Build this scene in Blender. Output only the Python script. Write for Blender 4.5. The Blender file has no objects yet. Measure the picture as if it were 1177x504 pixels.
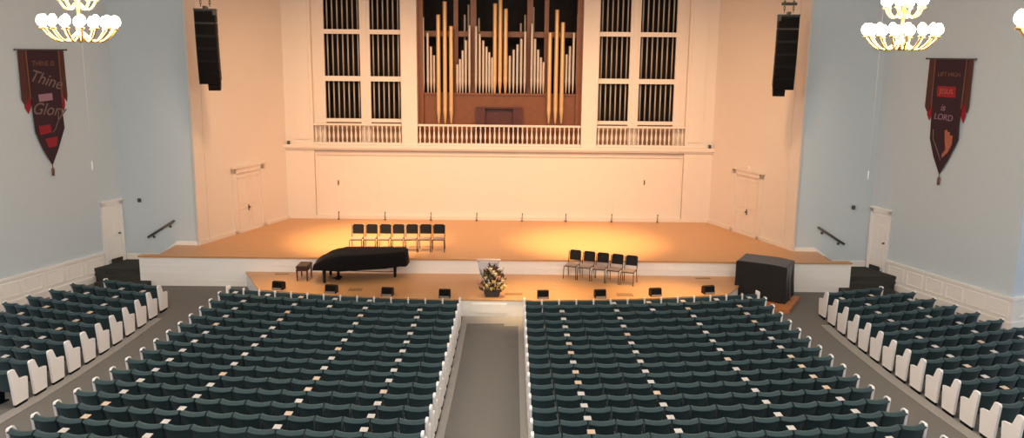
import bpy, math, random
from mathutils import Vector, Matrix
random.seed(7)
PI = math.pi
S = bpy.context.scene
COL = S.collection

# ------------------------------------------------------------------ camera
FPX, CX, CY = 984.0, 588.5, 252.0
PITCH, ROLL = math.radians(11.04), math.radians(.58)
CAM = Vector((.55, 0, 7.83))
_f = Vector((0, math.cos(PITCH), -math.sin(PITCH)))
_r = Vector((1, 0, 0))
_u = _r.cross(_f)
_r2 = _r * math.cos(ROLL) + _u * math.sin(ROLL)
_u2 = _u * math.cos(ROLL) - _r * math.sin(ROLL)
cd = bpy.data.cameras.new('camera')
cam = bpy.data.objects.new('camera', cd)
COL.objects.link(cam)
M = Matrix((_r2, _u2, -_f)).transposed().to_4x4()
M.translation = CAM
cam.matrix_world = M
cd.sensor_fit = 'HORIZONTAL'
cd.sensor_width = 36
cd.lens = 36 * FPX / 1177
cd.clip_end = 200
S.camera = cam


def proj(p):
    d = Vector(p) - CAM
    z = d.dot(_f)
    return CX + FPX * d.dot(_r2) / z, CY - FPX * d.dot(_u2) / z, z


def on_y(x, y, Y):           # the point of the vertical plane Y seen at a photograph pixel
    d = _f + _r2 * (x - CX) / FPX + _u2 * (CY - y) / FPX
    return CAM + d * (Y / d.y)


# ------------------------------------------------------------------ materials
def mat(name, col, rough=.6, metal=0, spec=.5, noise=None, bump=0, emit=None, sheen=0, trans=0, scale=20):
    m = bpy.data.materials.new(name)
    m.use_nodes = True
    nt = m.node_tree
    b = nt.nodes['Principled BSDF']
    b.inputs['Base Color'].default_value = (*col, 1)
    b.inputs['Roughness'].default_value = rough
    b.inputs['Metallic'].default_value = metal
    b.inputs['Specular IOR Level'].default_value = spec
    if sheen:
        b.inputs['Sheen Weight'].default_value = sheen
        b.inputs['Sheen Roughness'].default_value = .4
    if trans:
        b.inputs['Transmission Weight'].default_value = trans
    if emit:
        b.inputs['Emission Color'].default_value = (*emit[0], 1)
        b.inputs['Emission Strength'].default_value = emit[1]
    if noise or bump:
        tc = nt.nodes.new('ShaderNodeTexCoord')
        n = nt.nodes.new('ShaderNodeTexNoise')
        n.inputs['Scale'].default_value = scale
        n.inputs['Detail'].default_value = 5
        nt.links.new(tc.outputs['Object'], n.inputs['Vector'])
        if noise:
            mx = nt.nodes.new('ShaderNodeMix')
            mx.data_type = 'RGBA'
            mx.inputs[6].default_value = (*[c * (1 - noise) for c in col], 1)
            mx.inputs[7].default_value = (*[min(1, c * (1 + noise)) for c in col], 1)
            nt.links.new(n.outputs['Fac'], mx.inputs[0])
            nt.links.new(mx.outputs[2], b.inputs['Base Color'])
        if bump:
            bp = nt.nodes.new('ShaderNodeBump')
            bp.inputs['Strength'].default_value = bump
            bp.inputs['Distance'].default_value = .01
            nt.links.new(n.outputs['Fac'], bp.inputs['Height'])
            nt.links.new(bp.outputs['Normal'], b.inputs['Normal'])
    return m


def wood_floor(name, c1, c2, rough=.35):
    m = bpy.data.materials.new(name)
    m.use_nodes = True
    nt = m.node_tree
    b = nt.nodes['Principled BSDF']
    b.inputs['Roughness'].default_value = rough
    tc = nt.nodes.new('ShaderNodeTexCoord')
    br = nt.nodes.new('ShaderNodeTexBrick')
    br.inputs['Scale'].default_value = 1
    br.inputs['Brick Width'].default_value = 1.8
    br.inputs['Row Height'].default_value = .09
    br.inputs['Mortar Size'].default_value = .003
    br.inputs['Color1'].default_value = (*c1, 1)
    br.inputs['Color2'].default_value = (*c2, 1)
    br.inputs['Mortar'].default_value = (*[c * .6 for c in c2], 1)
    br.inputs['Bias'].default_value = -.2
    nt.links.new(tc.outputs['Object'], br.inputs['Vector'])
    nt.links.new(br.outputs['Color'], b.inputs['Base Color'])
    return m


MT = dict(
    blue=mat('blue_plaster', (.575, .66, .70), .75, noise=.03, bump=.05, scale=6),
    cream=mat('cream_paint', (.76, .68, .58), .55, noise=.02, scale=4),
    white=mat('white_paint', (.90, .87, .82), .5, noise=.02, scale=5),
    panelw=mat('white_lacquer', (.95, .93, .91), .35),
    wood=wood_floor('stage_maple', (.58, .31, .13), (.53, .28, .115)),
    oak=mat('orange_plywood', (.52, .20, .07), .5, noise=.15, scale=8),
    mahog=mat('mahogany', (.19, .066, .020), .4, noise=.25, scale=5),
    mahog_d=mat('dark_mahogany', (.075, .018, .012), .4, noise=.2, scale=6),
    carpet=mat('grey_carpet', (.175, .17, .16), .95, noise=.22, bump=.3, scale=60, spec=.1),
    strip=mat('pale_floor_strip', (.30, .295, .28), .7, noise=.1, scale=20),
    stair=mat('dark_stair_carpet', (.055, .055, .05), .95, noise=.2, bump=.3, scale=60, spec=.1),
    teal=mat('teal_upholstery', (.019, .050, .057), .8, noise=.22, bump=.15, sheen=.2, scale=25),
    tealdk=mat('dark_seat_steel', (.004, .006, .007), .8, spec=.1),
    card=mat('white_card', (.52, .51, .49), .6),
    cardw=mat('cream_card', (.56, .45, .34), .6),
    black=mat('black_vinyl', (.008, .007, .007), .55, spec=.25),
    blackc=mat('black_cloth', (.0065, .0055, .006), .9, bump=.3, sheen=.04, scale=30, spec=.12),
    greycloth=mat('charcoal_cloth', (.020, .018, .017), .85, bump=.3, sheen=.35, scale=30, spec=.2),
    grille=mat('black_grille', (.007, .006, .006), .8, spec=.1, bump=.4, scale=120),
    greyseat=mat('pinkish_grey_vinyl', (.40, .29, .24), .4),
    steel=mat('dark_steel', (.03, .028, .026), .4, metal=.6),
    alum=mat('grey_metal', (.45, .43, .40), .4, metal=.7),
    tin=mat('pipe_metal', (.60, .51, .41), .42, metal=.3),
    gold=mat('gold_pipe', (.70, .46, .22), .4, metal=.35),
    slat=mat('slat_metal', (.46, .41, .34), .5, metal=.2),
    tan=mat('tan_board', (.34, .22, .14), .6),  # cream with the shade behind the side balusters put into its colour
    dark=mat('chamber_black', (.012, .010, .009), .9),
    brass=mat('brass', (.80, .52, .18), .3, metal=.8),
    bulb=mat('glowing_bulb', (1, .9, .7), .4, emit=((1, .86, .62), 22)),
    bronze=mat('bronze_rail', (.13, .115, .10), .45, metal=.6),
    plum=mat('plum_velvet', (.034, .010, .016), .85, sheen=.2, noise=.2, scale=12),
    brown=mat('brown_velvet', (.085, .026, .020), .85, sheen=.2, noise=.2, scale=12),
    red=mat('red_cloth', (.30, .012, .022), .8),
    pink=mat('pink_cloth', (.34, .19, .25), .8),
    goldt=mat('old_gold_braid', (.20, .085, .045), .7),
    pale=mat('pale_thread', (.20, .13, .12), .8),
    orange=mat('orange_applique', (.42, .13, .07), .8),
    planter=mat('dark_planter', (.035, .035, .042), .5),
    leaf=mat('dark_foliage', (.085, .038, .018), .7, noise=.4, scale=15),
    leafg=mat('olive_leaves', (.14, .12, .035), .7, noise=.4, scale=15),
    petal=mat('yellow_petals', (.70, .54, .18), .6),
    petalw=mat('cream_petals', (.66, .56, .34), .6),
    petalp=mat('pink_petals', (.62, .30, .22), .6),
    acrylic=mat('frosted_acrylic', (.84, .82, .84), .25, trans=.35),
    seatbrown=mat('brown_leather', (.045, .024, .017), .4),
    hatch=mat('dull_hatch', (.30, .17, .075), .5),
    ceil=mat('ceiling_white', (.75, .73, .70), .8),
)


# ------------------------------------------------------------------ mesh builder
class MB:
    def __init__(s):
        s.v, s.f, s.m, s.sm = [], [], [], []
        s.T = Matrix.Identity(4)

    def add(s, vs, fs, mi=0, smooth=False):
        o = len(s.v)
        s.v += [tuple(s.T @ Vector(v)) for v in vs]
        for f in fs:
            s.f.append([i + o for i in f])
            s.m.append(mi)
            s.sm.append(smooth)
        return s

    def box(s, x0, x1, y0, y1, z0, z1, mi=0):
        v = [(x, y, z) for z in (z0, z1) for y in (y0, y1) for x in (x0, x1)]
        return s.add(v, [(0, 2, 3, 1), (4, 5, 7, 6), (0, 1, 5, 4), (2, 6, 7, 3), (0, 4, 6, 2), (1, 3, 7, 5)], mi)

    def bbox(s, x0, x1, y0, y1, z0, z1, b=.01, mi=0):     # chamfered box
        x0, x1 = sorted((x0, x1)); y0, y1 = sorted((y0, y1)); z0, z1 = sorted((z0, z1))
        import bmesh
        bm = bmesh.new()
        r = bmesh.ops.create_cube(bm, size=1)
        for v in r['verts']:
            v.co = Vector(((x0 + x1) / 2 + v.co.x * (x1 - x0), (y0 + y1) / 2 + v.co.y * (y1 - y0), (z0 + z1) / 2 + v.co.z * (z1 - z0)))
        bmesh.ops.bevel(bm, geom=bm.edges[:], offset=b, segments=2, affect='EDGES')
        bm.verts.index_update()
        s.add([v.co[:] for v in bm.verts], [[v.index for v in f.verts] for f in bm.faces], mi)
        bm.free()
        return s

    def prism(s, poly, axis, a, b, mi=0, mtop=None):      # poly extruded along an axis from a to b
        n = len(poly)

        def P(p, t):
            return (p[0], p[1], t) if axis == 'z' else (p[0], t, p[1]) if axis == 'y' else (t, p[0], p[1])
        v = [P(p, a) for p in poly] + [P(p, b) for p in poly]
        s.add(v, [list(range(n))[::-1]], mi)
        s.f.append([i + len(s.v) - n for i in range(n)]); s.m.append(mi if mtop is None else mtop); s.sm.append(False)
        o = len(s.v) - 2 * n
        for i in range(n):
            j = (i + 1) % n
            s.f.append([o + i, o + j, o + n + j, o + n + i]); s.m.append(mi); s.sm.append(False)
        return s

    def cyl(s, p0, p1, r0, r1=None, n=12, mi=0, smooth=True):
        r1 = r0 if r1 is None else r1
        p0, p1 = Vector(p0), Vector(p1)
        d = (p1 - p0).normalized()
        a = d.orthogonal().normalized()
        b = d.cross(a)
        v = []
        for p, r in ((p0, r0), (p1, r1)):
            for i in range(n):
                t = 2 * PI * i / n
                v.append(p + (a * math.cos(t) + b * math.sin(t)) * max(r, 1e-4))
        s.add(v, [(i, (i + 1) % n, n + (i + 1) % n, n + i) for i in range(n)], mi, smooth)
        o = len(s.v) - 2 * n
        s.f += [[o + i for i in range(n)][::-1], [o + n + i for i in range(n)]]
        s.m += [mi, mi]; s.sm += [False, False]
        return s

    def tube(s, pts, r, n=8, mi=0):
        pts = [Vector(p) for p in pts]
        rs = r if isinstance(r, (list, tuple)) else [r] * len(pts)
        v = []
        a = None
        for i, p in enumerate(pts):
            d = (pts[min(i + 1, len(pts) - 1)] - pts[max(i - 1, 0)]).normalized()
            a = d.orthogonal().normalized() if a is None else (a - d * a.dot(d)).normalized()
            b = d.cross(a)
            for k in range(n):
                t = 2 * PI * k / n
                v.append(p + (a * math.cos(t) + b * math.sin(t)) * rs[i])
        fs = [(i * n + k, i * n + (k + 1) % n, (i + 1) * n + (k + 1) % n, (i + 1) * n + k) for i in range(len(pts) - 1) for k in range(n)]
        s.add(v, fs, mi, True)
        o = len(s.v) - len(v)
        L = (len(pts) - 1) * n
        s.f += [[o + k for k in range(n)][::-1], [o + L + k for k in range(n)]]
        s.m += [mi, mi]; s.sm += [False, False]
        return s

    def lathe(s, prof, x=0, y=0, z=0, n=14, mi=0, sx=1, sy=1):
        v = []
        for r, h in prof:
            for k in range(n):
                t = 2 * PI * k / n
                v.append((x + sx * r * math.cos(t), y + sy * r * math.sin(t), z + h))
        m = len(prof)
        fs = [(i * n + k, i * n + (k + 1) % n, (i + 1) * n + (k + 1) % n, (i + 1) * n + k) for i in range(m - 1) for k in range(n)]
        s.add(v, fs, mi, True)
        o = len(s.v) - len(v)
        s.f += [[o + k for k in range(n)][::-1], [o + (m - 1) * n + k for k in range(n)]]
        s.m += [mi, mi]; s.sm += [False, False]
        return s

    def mesh(s, name, mats):
        me = bpy.data.meshes.new(name)
        me.from_pydata(s.v, [], s.f)
        for m in (mats if isinstance(mats, (list, tuple)) else [mats]):
            me.materials.append(m)
        me.polygons.foreach_set('material_index', s.m)
        me.polygons.foreach_set('use_smooth', s.sm)
        me.update()
        return me

    def build(s, name, mats, parent=None, loc=None, rz=0):
        o = bpy.data.objects.new(name, s.mesh(name, mats))
        COL.objects.link(o)
        if parent:
            o.parent = parent
        if loc:
            o.location = loc
        o.rotation_euler.z = rz
        return o


def tag(o, label=None, cat=None, group=None, kind=None):
    if label: o['label'] = label
    if cat: o['category'] = cat
    if group: o['group'] = group
    if kind: o['kind'] = kind
    return o


def empty(name, loc=(0, 0, 0), rz=0, label=None, cat=None, group=None):
    o = bpy.data.objects.new(name, None)
    o.empty_display_size = .2
    COL.objects.link(o)
    o.location = loc
    o.rotation_euler.z = rz
    return tag(o, label, cat, group)


def copy_tree(o, parent=None):
    c = o.copy()
    COL.objects.link(c)
    if parent:
        c.parent = parent
    for ch in list(o.children):
        copy_tree(ch, c)
    return c


def inst(name, me, parent, sx=1):
    o = bpy.data.objects.new(name, me)
    COL.objects.link(o)
    o.parent = parent
    if sx != 1:
        o.scale.x = sx
    return o


def struct(mb, name, mats, label=None, cat=None):
    o = mb.build(name, mats)
    return tag(o, label, cat, kind='structure')


ORD = ['zeroth', 'first', 'second', 'third', 'fourth', 'fifth', 'sixth', 'seventh', 'eighth', 'ninth', 'tenth', 'eleventh', 'twelfth',
       'thirteenth', 'fourteenth', 'fifteenth', 'sixteenth', 'seventeenth']

# ------------------------------------------------------------------ ground levels
CYC = 54.9                      # the rows are arcs about this point of the axis
R1, DR = 31.77, .731
Z1, Z2 = .52, 1.03              # apron and stage floor


def zf(y):
    t = max(0, 23.22 - y)
    return .0105 * t + .0053 * t * t


# ------------------------------------------------------------------ floor
fl = MB()
ys = [-6 + i * .8 for i in range(37)] + [23.22, 30]
ys = sorted(set(ys))
v, f = [], []
for y in ys:
    v += [(-24, y, zf(y)), (24, y, zf(y))]
for i in range(len(ys) - 1):
    f.append((2 * i, 2 * i + 1, 2 * i + 3, 2 * i + 2))
fl.add(v, f)
fo = struct(fl, 'floor', MT['carpet'], 'grey carpeted hall floor sloping gently down to the stage', 'floor')


def ribbon(pts, w0, w1, name, label):      # a thin strip on the floor along the Y direction
    mb = MB()
    v, f = [], []
    for (y) in pts:
        v += [(w0, y, zf(y) + .004), (w1, y, zf(y) + .004), (w0, y, zf(y) + .018), (w1, y, zf(y) + .018)]
    for i in range(len(pts) - 1):
        a, b = 4 * i, 4 * i + 4
        f += [(a + 2, a + 3, b + 3, b + 2), (a, a + 2, b + 2, b), (a + 1, b + 1, b + 3, a + 3)]
    mb.add(v, f)
    return struct(mb, name, MT['strip'], label, 'floor edging')


yy = [8 + .5 * i for i in range(33)]
ribbon(yy, -.90, -.74, 'trim_1', 'pale floor edging along the left side of the centre aisle')
ribbon(yy, .76, .92, 'trim_2', 'pale floor edging along the right side of the centre aisle')
ribbon(yy + [24.2], -10.02, -9.74, 'trim_3', 'pale floor edging beside the left side seating block')
ribbon(yy + [24.2], 9.68, 9.96, 'trim_4', 'pale floor edging beside the right side seating block')
mb = MB()
mb.box(-.90, .92, 24.02, 24.72, .003, .012)
mb.box(.35, .92, 23.78, 24.02, .003, .016)
struct(mb, 'trim_5', MT['strip'], 'pale floor strip across the aisle end before the apron', 'floor edging')

# ------------------------------------------------------------------ stage, apron, stairs
poly = [(-11.9, 27.8), (11.9, 27.8), (11.9, 28.05), (11.3, 28.05), (11.3, 29.46), (10.5, 29.46), (8.55, 34.8), (-8.55, 34.8),
        (-10.5, 29.46), (-11.3, 29.46), (-11.3, 28.05), (-11.9, 28.05)]
mb = MB()
mb.prism(poly, 'z', 0, Z2, 0, 1)
mb.box(-11.93, 11.93, 27.765, 27.8, Z2 - .05, Z2 + .003, 2)          # nosing
for k in range(3):
    mb.box(-11.9, 11.9, 27.79, 27.8, .2 + k * .26, .206 + k * .26, 0)
struct(mb, 'stage', [MT['white'], MT['wood'], MT['wood']], 'raised maple stage floor with a white front', 'stage')

arc = []
RA = CYC - 24.75
for i in range(25):
    x = -7.27 + 14.54 * i / 24
    arc.append((x, CYC - math.sqrt(RA * RA - x * x)))
poly = arc + [(7.75, 26.4), (8.33, 27.79), (-8.33, 27.79)]
mb = MB()
mb.prism(poly, 'z', 0, Z1 - .03, 0, 0)
mb.prism([(x * 1.003, y - .02 if i < 25 else y) for i, (x, y) in enumerate(poly)], 'z', Z1 - .03, Z1, 1, 1)
mb.box(-.62, .42, 24.72, 24.80, .12, .40)
struct(mb, 'stage_apron', [MT['white'], MT['wood']], 'lower curved maple apron before the stage', 'stage')

for sgn, side in ((-1, 'left'), (1, 'right')):
    mb = MB()
    wx = lambda y: 13.1 + .375 * (29.46 - y)
    for k, (ya, z) in enumerate(((27.45, .17), (27.8, .34), (28.1, .50))):
        yb = (27.8, 28.1, 29.46)[k]
        p = [(sgn * (11.55 if k == 0 else 11.9), ya), (sgn * (11.55 if k == 0 else 11.9), yb), (sgn * (min(13.3, wx(yb) - .03) if k < 2 else wx(yb) - .03), yb), (sgn * (13.3 if k < 2 else wx(ya) - .03), ya)]
        mb.prism(p, 'z', 0, z)
    for k, z in enumerate((.68, .86)):
        a, b = 11.9 - .3 * k, 11.6 - .3 * k
        mb.box(min(sgn * a, sgn * b), max(sgn * a, sgn * b), 28.06, 29.46, 0, z)
    struct(mb, 'stairs_' + side, MT['stair'], f'dark carpeted steps up to the {side} hall door and stage end', 'stairs')

# ------------------------------------------------------------------ walls
WT = 12.0


def wall(name, p, q, z0, z1, m, label, th=.15, out=1):
    p, q = Vector((*p, 0)), Vector((*q, 0))
    d = (q - p).normalized()
    n = Vector((-d.y, d.x, 0)) * out * th
    mb = MB()
    mb.prism([p[:2], q[:2], (q + n)[:2], (p + n)[:2]], 'z', z0, z1)
    return struct(mb, name, m, label, 'wall')


def wall_pt(s, t, z, off=0):       # hall side wall: t metres from the corner along it, off metres into the hall
    n = math.hypot(1, .375)
    dx, dy = .375 / n, -1 / n
    return Vector((s * (13.1 + dx * t - off * (-dy)), 29.46 + dy * t - off * dx, z))


for sgn, side in ((-1, 'left'), (1, 'right')):
    e = wall_pt(sgn, 5.78, 0)
    wall('wall_' + side, (sgn * 13.1, 29.46), e[:2], -.2, WT, MT['blue'], f'{side} pale blue hall wall with a banner and white wainscot', out=sgn)
    wall(f'wall_{side}_front', (sgn * 10.5, 29.46), (sgn * 13.25, 29.46), -.2, WT, MT['blue'], f'pale blue wall facing the hall at the {side} end of the stage', out=sgn)
    wall(f'wall_{side}_return', e[:2], (sgn * 23, e.y + 3.2), -.2, WT, MT['blue'], f'pale blue wall turning away beyond the {side} wall corner', out=sgn)
    # splay wall of the stage
    wall(f'wall_stage_{side}', (sgn * 8.55, 34.8), (sgn * 10.5, 29.46), 0, WT, MT['cream'], f'cream angled side wall on the {side} of the stage', out=sgn, th=.12)

# wainscot on the side walls
tn = 6
for sgn, side in ((-1, 'left'), (1, 'right')):
    mb = MB()

    def wbox(t0, t1, z0, z1, d):
        q = [wall_pt(sgn, t0, 0, d)[:2], wall_pt(sgn, t1, 0, d)[:2], wall_pt(sgn, t1, 0, -.02)[:2], wall_pt(sgn, t0, 0, -.02)[:2]]
        mb.prism(q, 'z', z0, z1)
    wbox(.98, 5.83, 0, .9, .03)
    wbox(.98, 5.9, .88, .96, .08)
    wbox(.98, 5.86, 0, .22, .06)
    for k in range(6):
        a = 1.08 + k * .8
        b = a + .66
        wbox(a, b, .33, .37, .05); wbox(a, b, .76, .80, .05)
        wbox(a, a + .04, .37, .76, .05); wbox(b - .04, b, .37, .76, .05)
    # return around the corner
    e = wall_pt(sgn, 5.83, 0)
    for z0, z1, d in ((0, .9, .03), (.88, .96, .08), (0, .22, .06)):
        mb.prism([(e.x, e.y - d), (sgn * 23, e.y + 3.2 - d), (sgn * 23, e.y + 3.25), (e.x, e.y + .05)], 'z', z0, z1)
    for k in range(4):
        a, b = .25 + k * .95, 1.05 + k * .95
        u = lambda t: (e.x + sgn * t, e.y + t * .385)
        for t0, t1, z0, z1 in ((a, b, .33, .37), (a, b, .76, .80), (a, a + .04, .37, .76), (b - .04, b, .37, .76)):
            p, q = u(t0), u(t1)
            mb.prism([(p[0], p[1] - .06), (q[0], q[1] - .06), q, p], 'z', z0, z1)
    struct(mb, f'trim_{tn}', MT['white'], f'white panelled wainscot along the {side} hall wall', 'wainscot')
    tn += 1
    # baseboard on the blue front wall, stepping down beside the stage steps
    mb = MB()
    pts = [(10.52, Z2), (10.52, Z2 + .13), (11.25, Z2 + .13), (11.86, .70), (13.05, .70), (13.05, .5), (11.86, .5), (11.25, Z2)]
    mb.prism([(sgn * x, z) for x, z in pts], 'y', 29.42, 29.47)
    struct(mb, f'trim_{tn}', MT['white'], f'white baseboard sloping beside the {side} stage steps', 'baseboard')
    tn += 1
    # edge pilaster and beads on the stage side wall, baseboard
    mb = MB()
    D = (Vector((8.55, 34.8)) - Vector((10.5, 29.46))).normalized()
    N = Vector((-D.y, D.x))
    if N.x > 0: N = -N

    def sbox(t0, t1, z0, z1, d):
        P = lambda t, o: (sgn * (10.5 + D.x * t + N.x * o), 29.46 + D.y * t + N.y * o)
        mb.prism([P(t0, -.01), P(t1, -.01), P(t1, d), P(t0, d)], 'z', z0, z1)
    sbox(-.03, .42, Z2, WT, .05)
    sbox(-.05, .05, Z2, WT, .08)
    sbox(.56, .60, Z2, WT, .025)
    sbox(0, 5.4, Z2, Z2 + .12, .07)
    struct(mb, f'trim_{tn}', MT['cream'], f'cream edge pilaster of the {side} stage side wall', 'pilaster')
    tn += 1

# ceiling
mb = MB()
mb.box(-24, 24, -6, 38, WT, WT + .1)
struct(mb, 'ceiling', MT['ceil'], 'white hall ceiling above the picture', 'ceiling')

# back wall with piers, ledge, columns and openings
YB = 34.6
mb = MB()
mb.box(-7.5, 7.5, 34.72, 34.95, Z2 - .1, 3.9)                       # lower field
for s in (-1, 1):
    a, b = sorted((s * 7.5, s * 8.66))
    mb.box(a, b, 34.55, 34.95, Z2 - .1, 4.0)                         # lower pier
    mb.box(a, b, 34.58, 34.95, 4.05, WT)                            # pilaster
    mb.box(min(s * 7.62, s * 8.2), max(s * 7.62, s * 8.2), 34.54, 34.6, 4.3, WT)
    a, b = sorted((s * 3.3, s * 3.92))
    mb.box(a, b, 34.55, 36.2, 4.05, WT)                             # column
    a, b = sorted((s * 3.92, s * 7.5))
    mb.box(a, b, 34.75, 35.0, 10.4, WT)
mb.box(-3.3, 3.3, 34.75, 35.0, 11.2, WT)
mb.box(-8.72, 8.72, 34.42, 36.2, 3.95, 4.09)                        # ledge
mb.box(-8.70, 8.70, 34.48, 34.9, 3.88, 3.95)
mb.box(-7.5, 7.5, 34.66, 34.75, 3.66, 3.80)
mb.box(-8.68, 8.68, 34.52, 34.72, Z2 - .1, Z2 + .12)                # base
for s in (-1, 1):
    mb.box(s * 7.45 - .03, s * 7.45 + .03, 34.67, 34.75, Z2, 3.7)
for x in (-4.9, -2.43, .06, 2.4, 4.72, 5.93):
    mb.box(x - .012, x + .012, 34.712, 34.73, Z2 + .12, 3.66)
struct(mb, 'wall_back', MT['cream'], 'cream back wall of the stage with ledge and columns', 'wall')
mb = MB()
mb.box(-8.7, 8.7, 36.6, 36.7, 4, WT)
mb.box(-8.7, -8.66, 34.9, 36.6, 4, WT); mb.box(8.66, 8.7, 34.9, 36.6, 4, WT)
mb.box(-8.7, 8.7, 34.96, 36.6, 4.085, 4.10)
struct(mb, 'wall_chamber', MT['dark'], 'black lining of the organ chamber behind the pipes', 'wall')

# ------------------------------------------------------------------ doors
nd = 1
for sgn, side in ((-1, 'left'), (1, 'right')):
    # hall door on the side wall
    ang = math.atan2(-1 * 1, .375 * sgn)
    base = wall_pt(sgn, .05, .5, .0)
    root = empty(f'door_{nd}', base, 0, f'white panelled door in the {side} hall wall above the dark steps', 'door')
    root['kind'] = 'structure'
    nd += 1
    n = math.hypot(1, .375)
    ex = Vector((sgn * .375 / n, -1 / n, 0)); ey = Vector((-sgn / n, -.375 / n, 0))      # along, into the hall
    T = Matrix((ex, ey, Vector((0, 0, 1)))).transposed().to_4x4()
    c = MB(); c.T = T
    c.box(0, .12, -.02, .06, 0, 2.14); c.box(.78, .90, -.02, .06, 0, 2.14); c.box(0, .90, -.02, .06, 2.02, 2.14)
    c.box(-.03, .93, -.02, .09, 2.14, 2.2)
    c.build('door_frame', MT['white'], root)
    d = MB(); d.T = T
    d.box(.12, .78, -.02, .02, .12, 2.02)
    for x0, x1, z0, z1 in ((.18, .42, .2, .85), (.48, .72, .2, .85), (.18, .42, .98, 1.6), (.48, .72, .98, 1.6), (.18, .72, 1.72, 1.94)):
        d.box(x0, x1, .02, .03, z0, z1)
    d.build('door_panel', MT['white'], root)
    k = MB(); k.T = T
    k.box(.12, .6, -.01, .03, .0, .14)
    k.build('kick_plate', MT['stair'], root)
    k = MB(); k.T = T
    k.cyl((.7 if sgn > 0 else .2, .02, 1.0), (.7 if sgn > 0 else .2, .09, 1.0), .03)
    k.build('door_knob', MT['bronze'], root)
    # double door on the stage side wall
    P0 = Vector((sgn * (10.5 + D.x * 1.95), 29.46 + D.y * 1.95, Z2))
    root = empty(f'door_{nd}', P0, 0, f'cream double door in the {side} side wall of the stage', 'door')
    root['kind'] = 'structure'
    nd += 1
    ex = Vector((sgn * D.x, D.y, 0)); ey = Vector((sgn * N.x, N.y, 0))
    T = Matrix((ex, ey, Vector((0, 0, 1)))).transposed().to_4x4()
    c = MB(); c.T = T
    c.box(0, .2, -.01, .07, 0, 2.45); c.box(1.7, 1.9, -.01, .07, 0, 2.45); c.box(0, 1.9, -.01, .07, 2.27, 2.45)
    c.box(-.06, 1.96, -.01, .11, 2.45, 2.53)
    c.prism([(.86, 2.53), (1.04, 2.53), (1.0, 2.64), (.9, 2.64)], 'y', 0, .06)
    c.build('door_frame', MT['cream'], root)
    for q in (0, 1):
        d = MB(); d.T = T
        x0 = .2 + q * .755
        d.box(x0, x0 + .745, -.01, .025, .02, 2.27)
        for z0, z1 in ((.15, .9), (1.05, 2.1)):
            d.box(x0 + .1, x0 + .645, .025, .04, z0, z0 + .03); d.box(x0 + .1, x0 + .645, .025, .04, z1 - .03, z1)
            d.box(x0 + .1, x0 + .13, .025, .04, z0, z1); d.box(x0 + .615, x0 + .645, .025, .04, z0, z1)
        d.build('door_leaf', MT['cream'], root)
    k = MB(); k.T = T
    k.cyl((.9, .02, .9), (.9, .09, .9), .035); k.box(.87, .93, .02, .035, .78, 1.0)
    k.build('door_knob', MT['bronze'], root)

# ------------------------------------------------------------------ handrails and small wall fixtures
for sgn, side in ((-1, 'left'), (1, 'right')):
    x0, z0, x1, z1 = 11.27, 1.92, 12.24, 1.31
    yv = 29.46
    r = empty('handrail', (sgn * 11.75, yv, 1.6), 0, f'dark bronze handrail sloping on the blue wall by the {side} stage steps', 'handrail')
    mb = MB()
    P = lambda x, z, y: (sgn * x - sgn * 11.75, y - yv, z - 1.6)
    mb.tube([P(x0, z0, yv - .08), P(x1, z1, yv - .08)], .04)
    mb.build('rail', MT['bronze'], r)
    for t in (.18, .8):
        x, z = x0 + (x1 - x0) * t, z0 + (z1 - z0) * t
        mb = MB()
        mb.tube([P(x, z - .02, yv - .08), P(x, z - .1, yv - .06), P(x, z - .12, yv)], .016)
        mb.cyl(P(x, z - .12, yv - .02), P(x, z - .12, yv + .002), .045)
        mb.build('bracket', MT['bronze'], r)
    mb = MB()
    mb.bbox(-.06, .06, -.05, .002, -.07, .07, .012)
    mb.cyl((0, -.05, 0), (0, -.09, 0), .035)
    tag(mb.build('wall_fixture', MT['bronze'], None, (sgn * 12.47, yv, 2.62)), f'small dark round fixture on the blue wall above the {side} handrail', 'wall fixture')

# ------------------------------------------------------------------ balustrades
def baluster_mesh():
    mb = MB()
    mb.lathe([(.035, 0), (.035, .05), (.022, .08), (.03, .14), (.05, .24), (.046, .3), (.026, .46), (.02, .54), (.032, .57), (.022, .6), (.036, .63), (.036, .68)], n=8)
    return mb.mesh('baluster', MT['cream'])


bal = baluster_mesh()
for (x0, x1, n, lab) in ((-3.29, 3.29, 35, 'cream balustrade in front of the organ pipes between the columns'),
                         (-7.49, -3.93, 20, 'cream balustrade below the left slatted organ screen'),
                         (3.93, 7.49, 20, 'cream balustrade below the right slatted organ screen')):
    r = empty('balustrade', ((x0 + x1) / 2, 34.62, 4.09), 0, lab, 'balustrade')
    h = (x1 - x0) / 2
    mb = MB(); mb.bbox(-h, h, -.09, .09, 0, .09, .01); mb.build('bottom_rail', MT['cream'], r)
    mb = MB(); mb.bbox(-h, h, -.09, .09, .77, .85, .015); mb.build('top_rail', MT['cream'], r)
    for i in range(n):
        o = inst('baluster', bal, r)
        o.location = (-h + (i + .5) * 2 * h / n, 0, .09)

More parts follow.
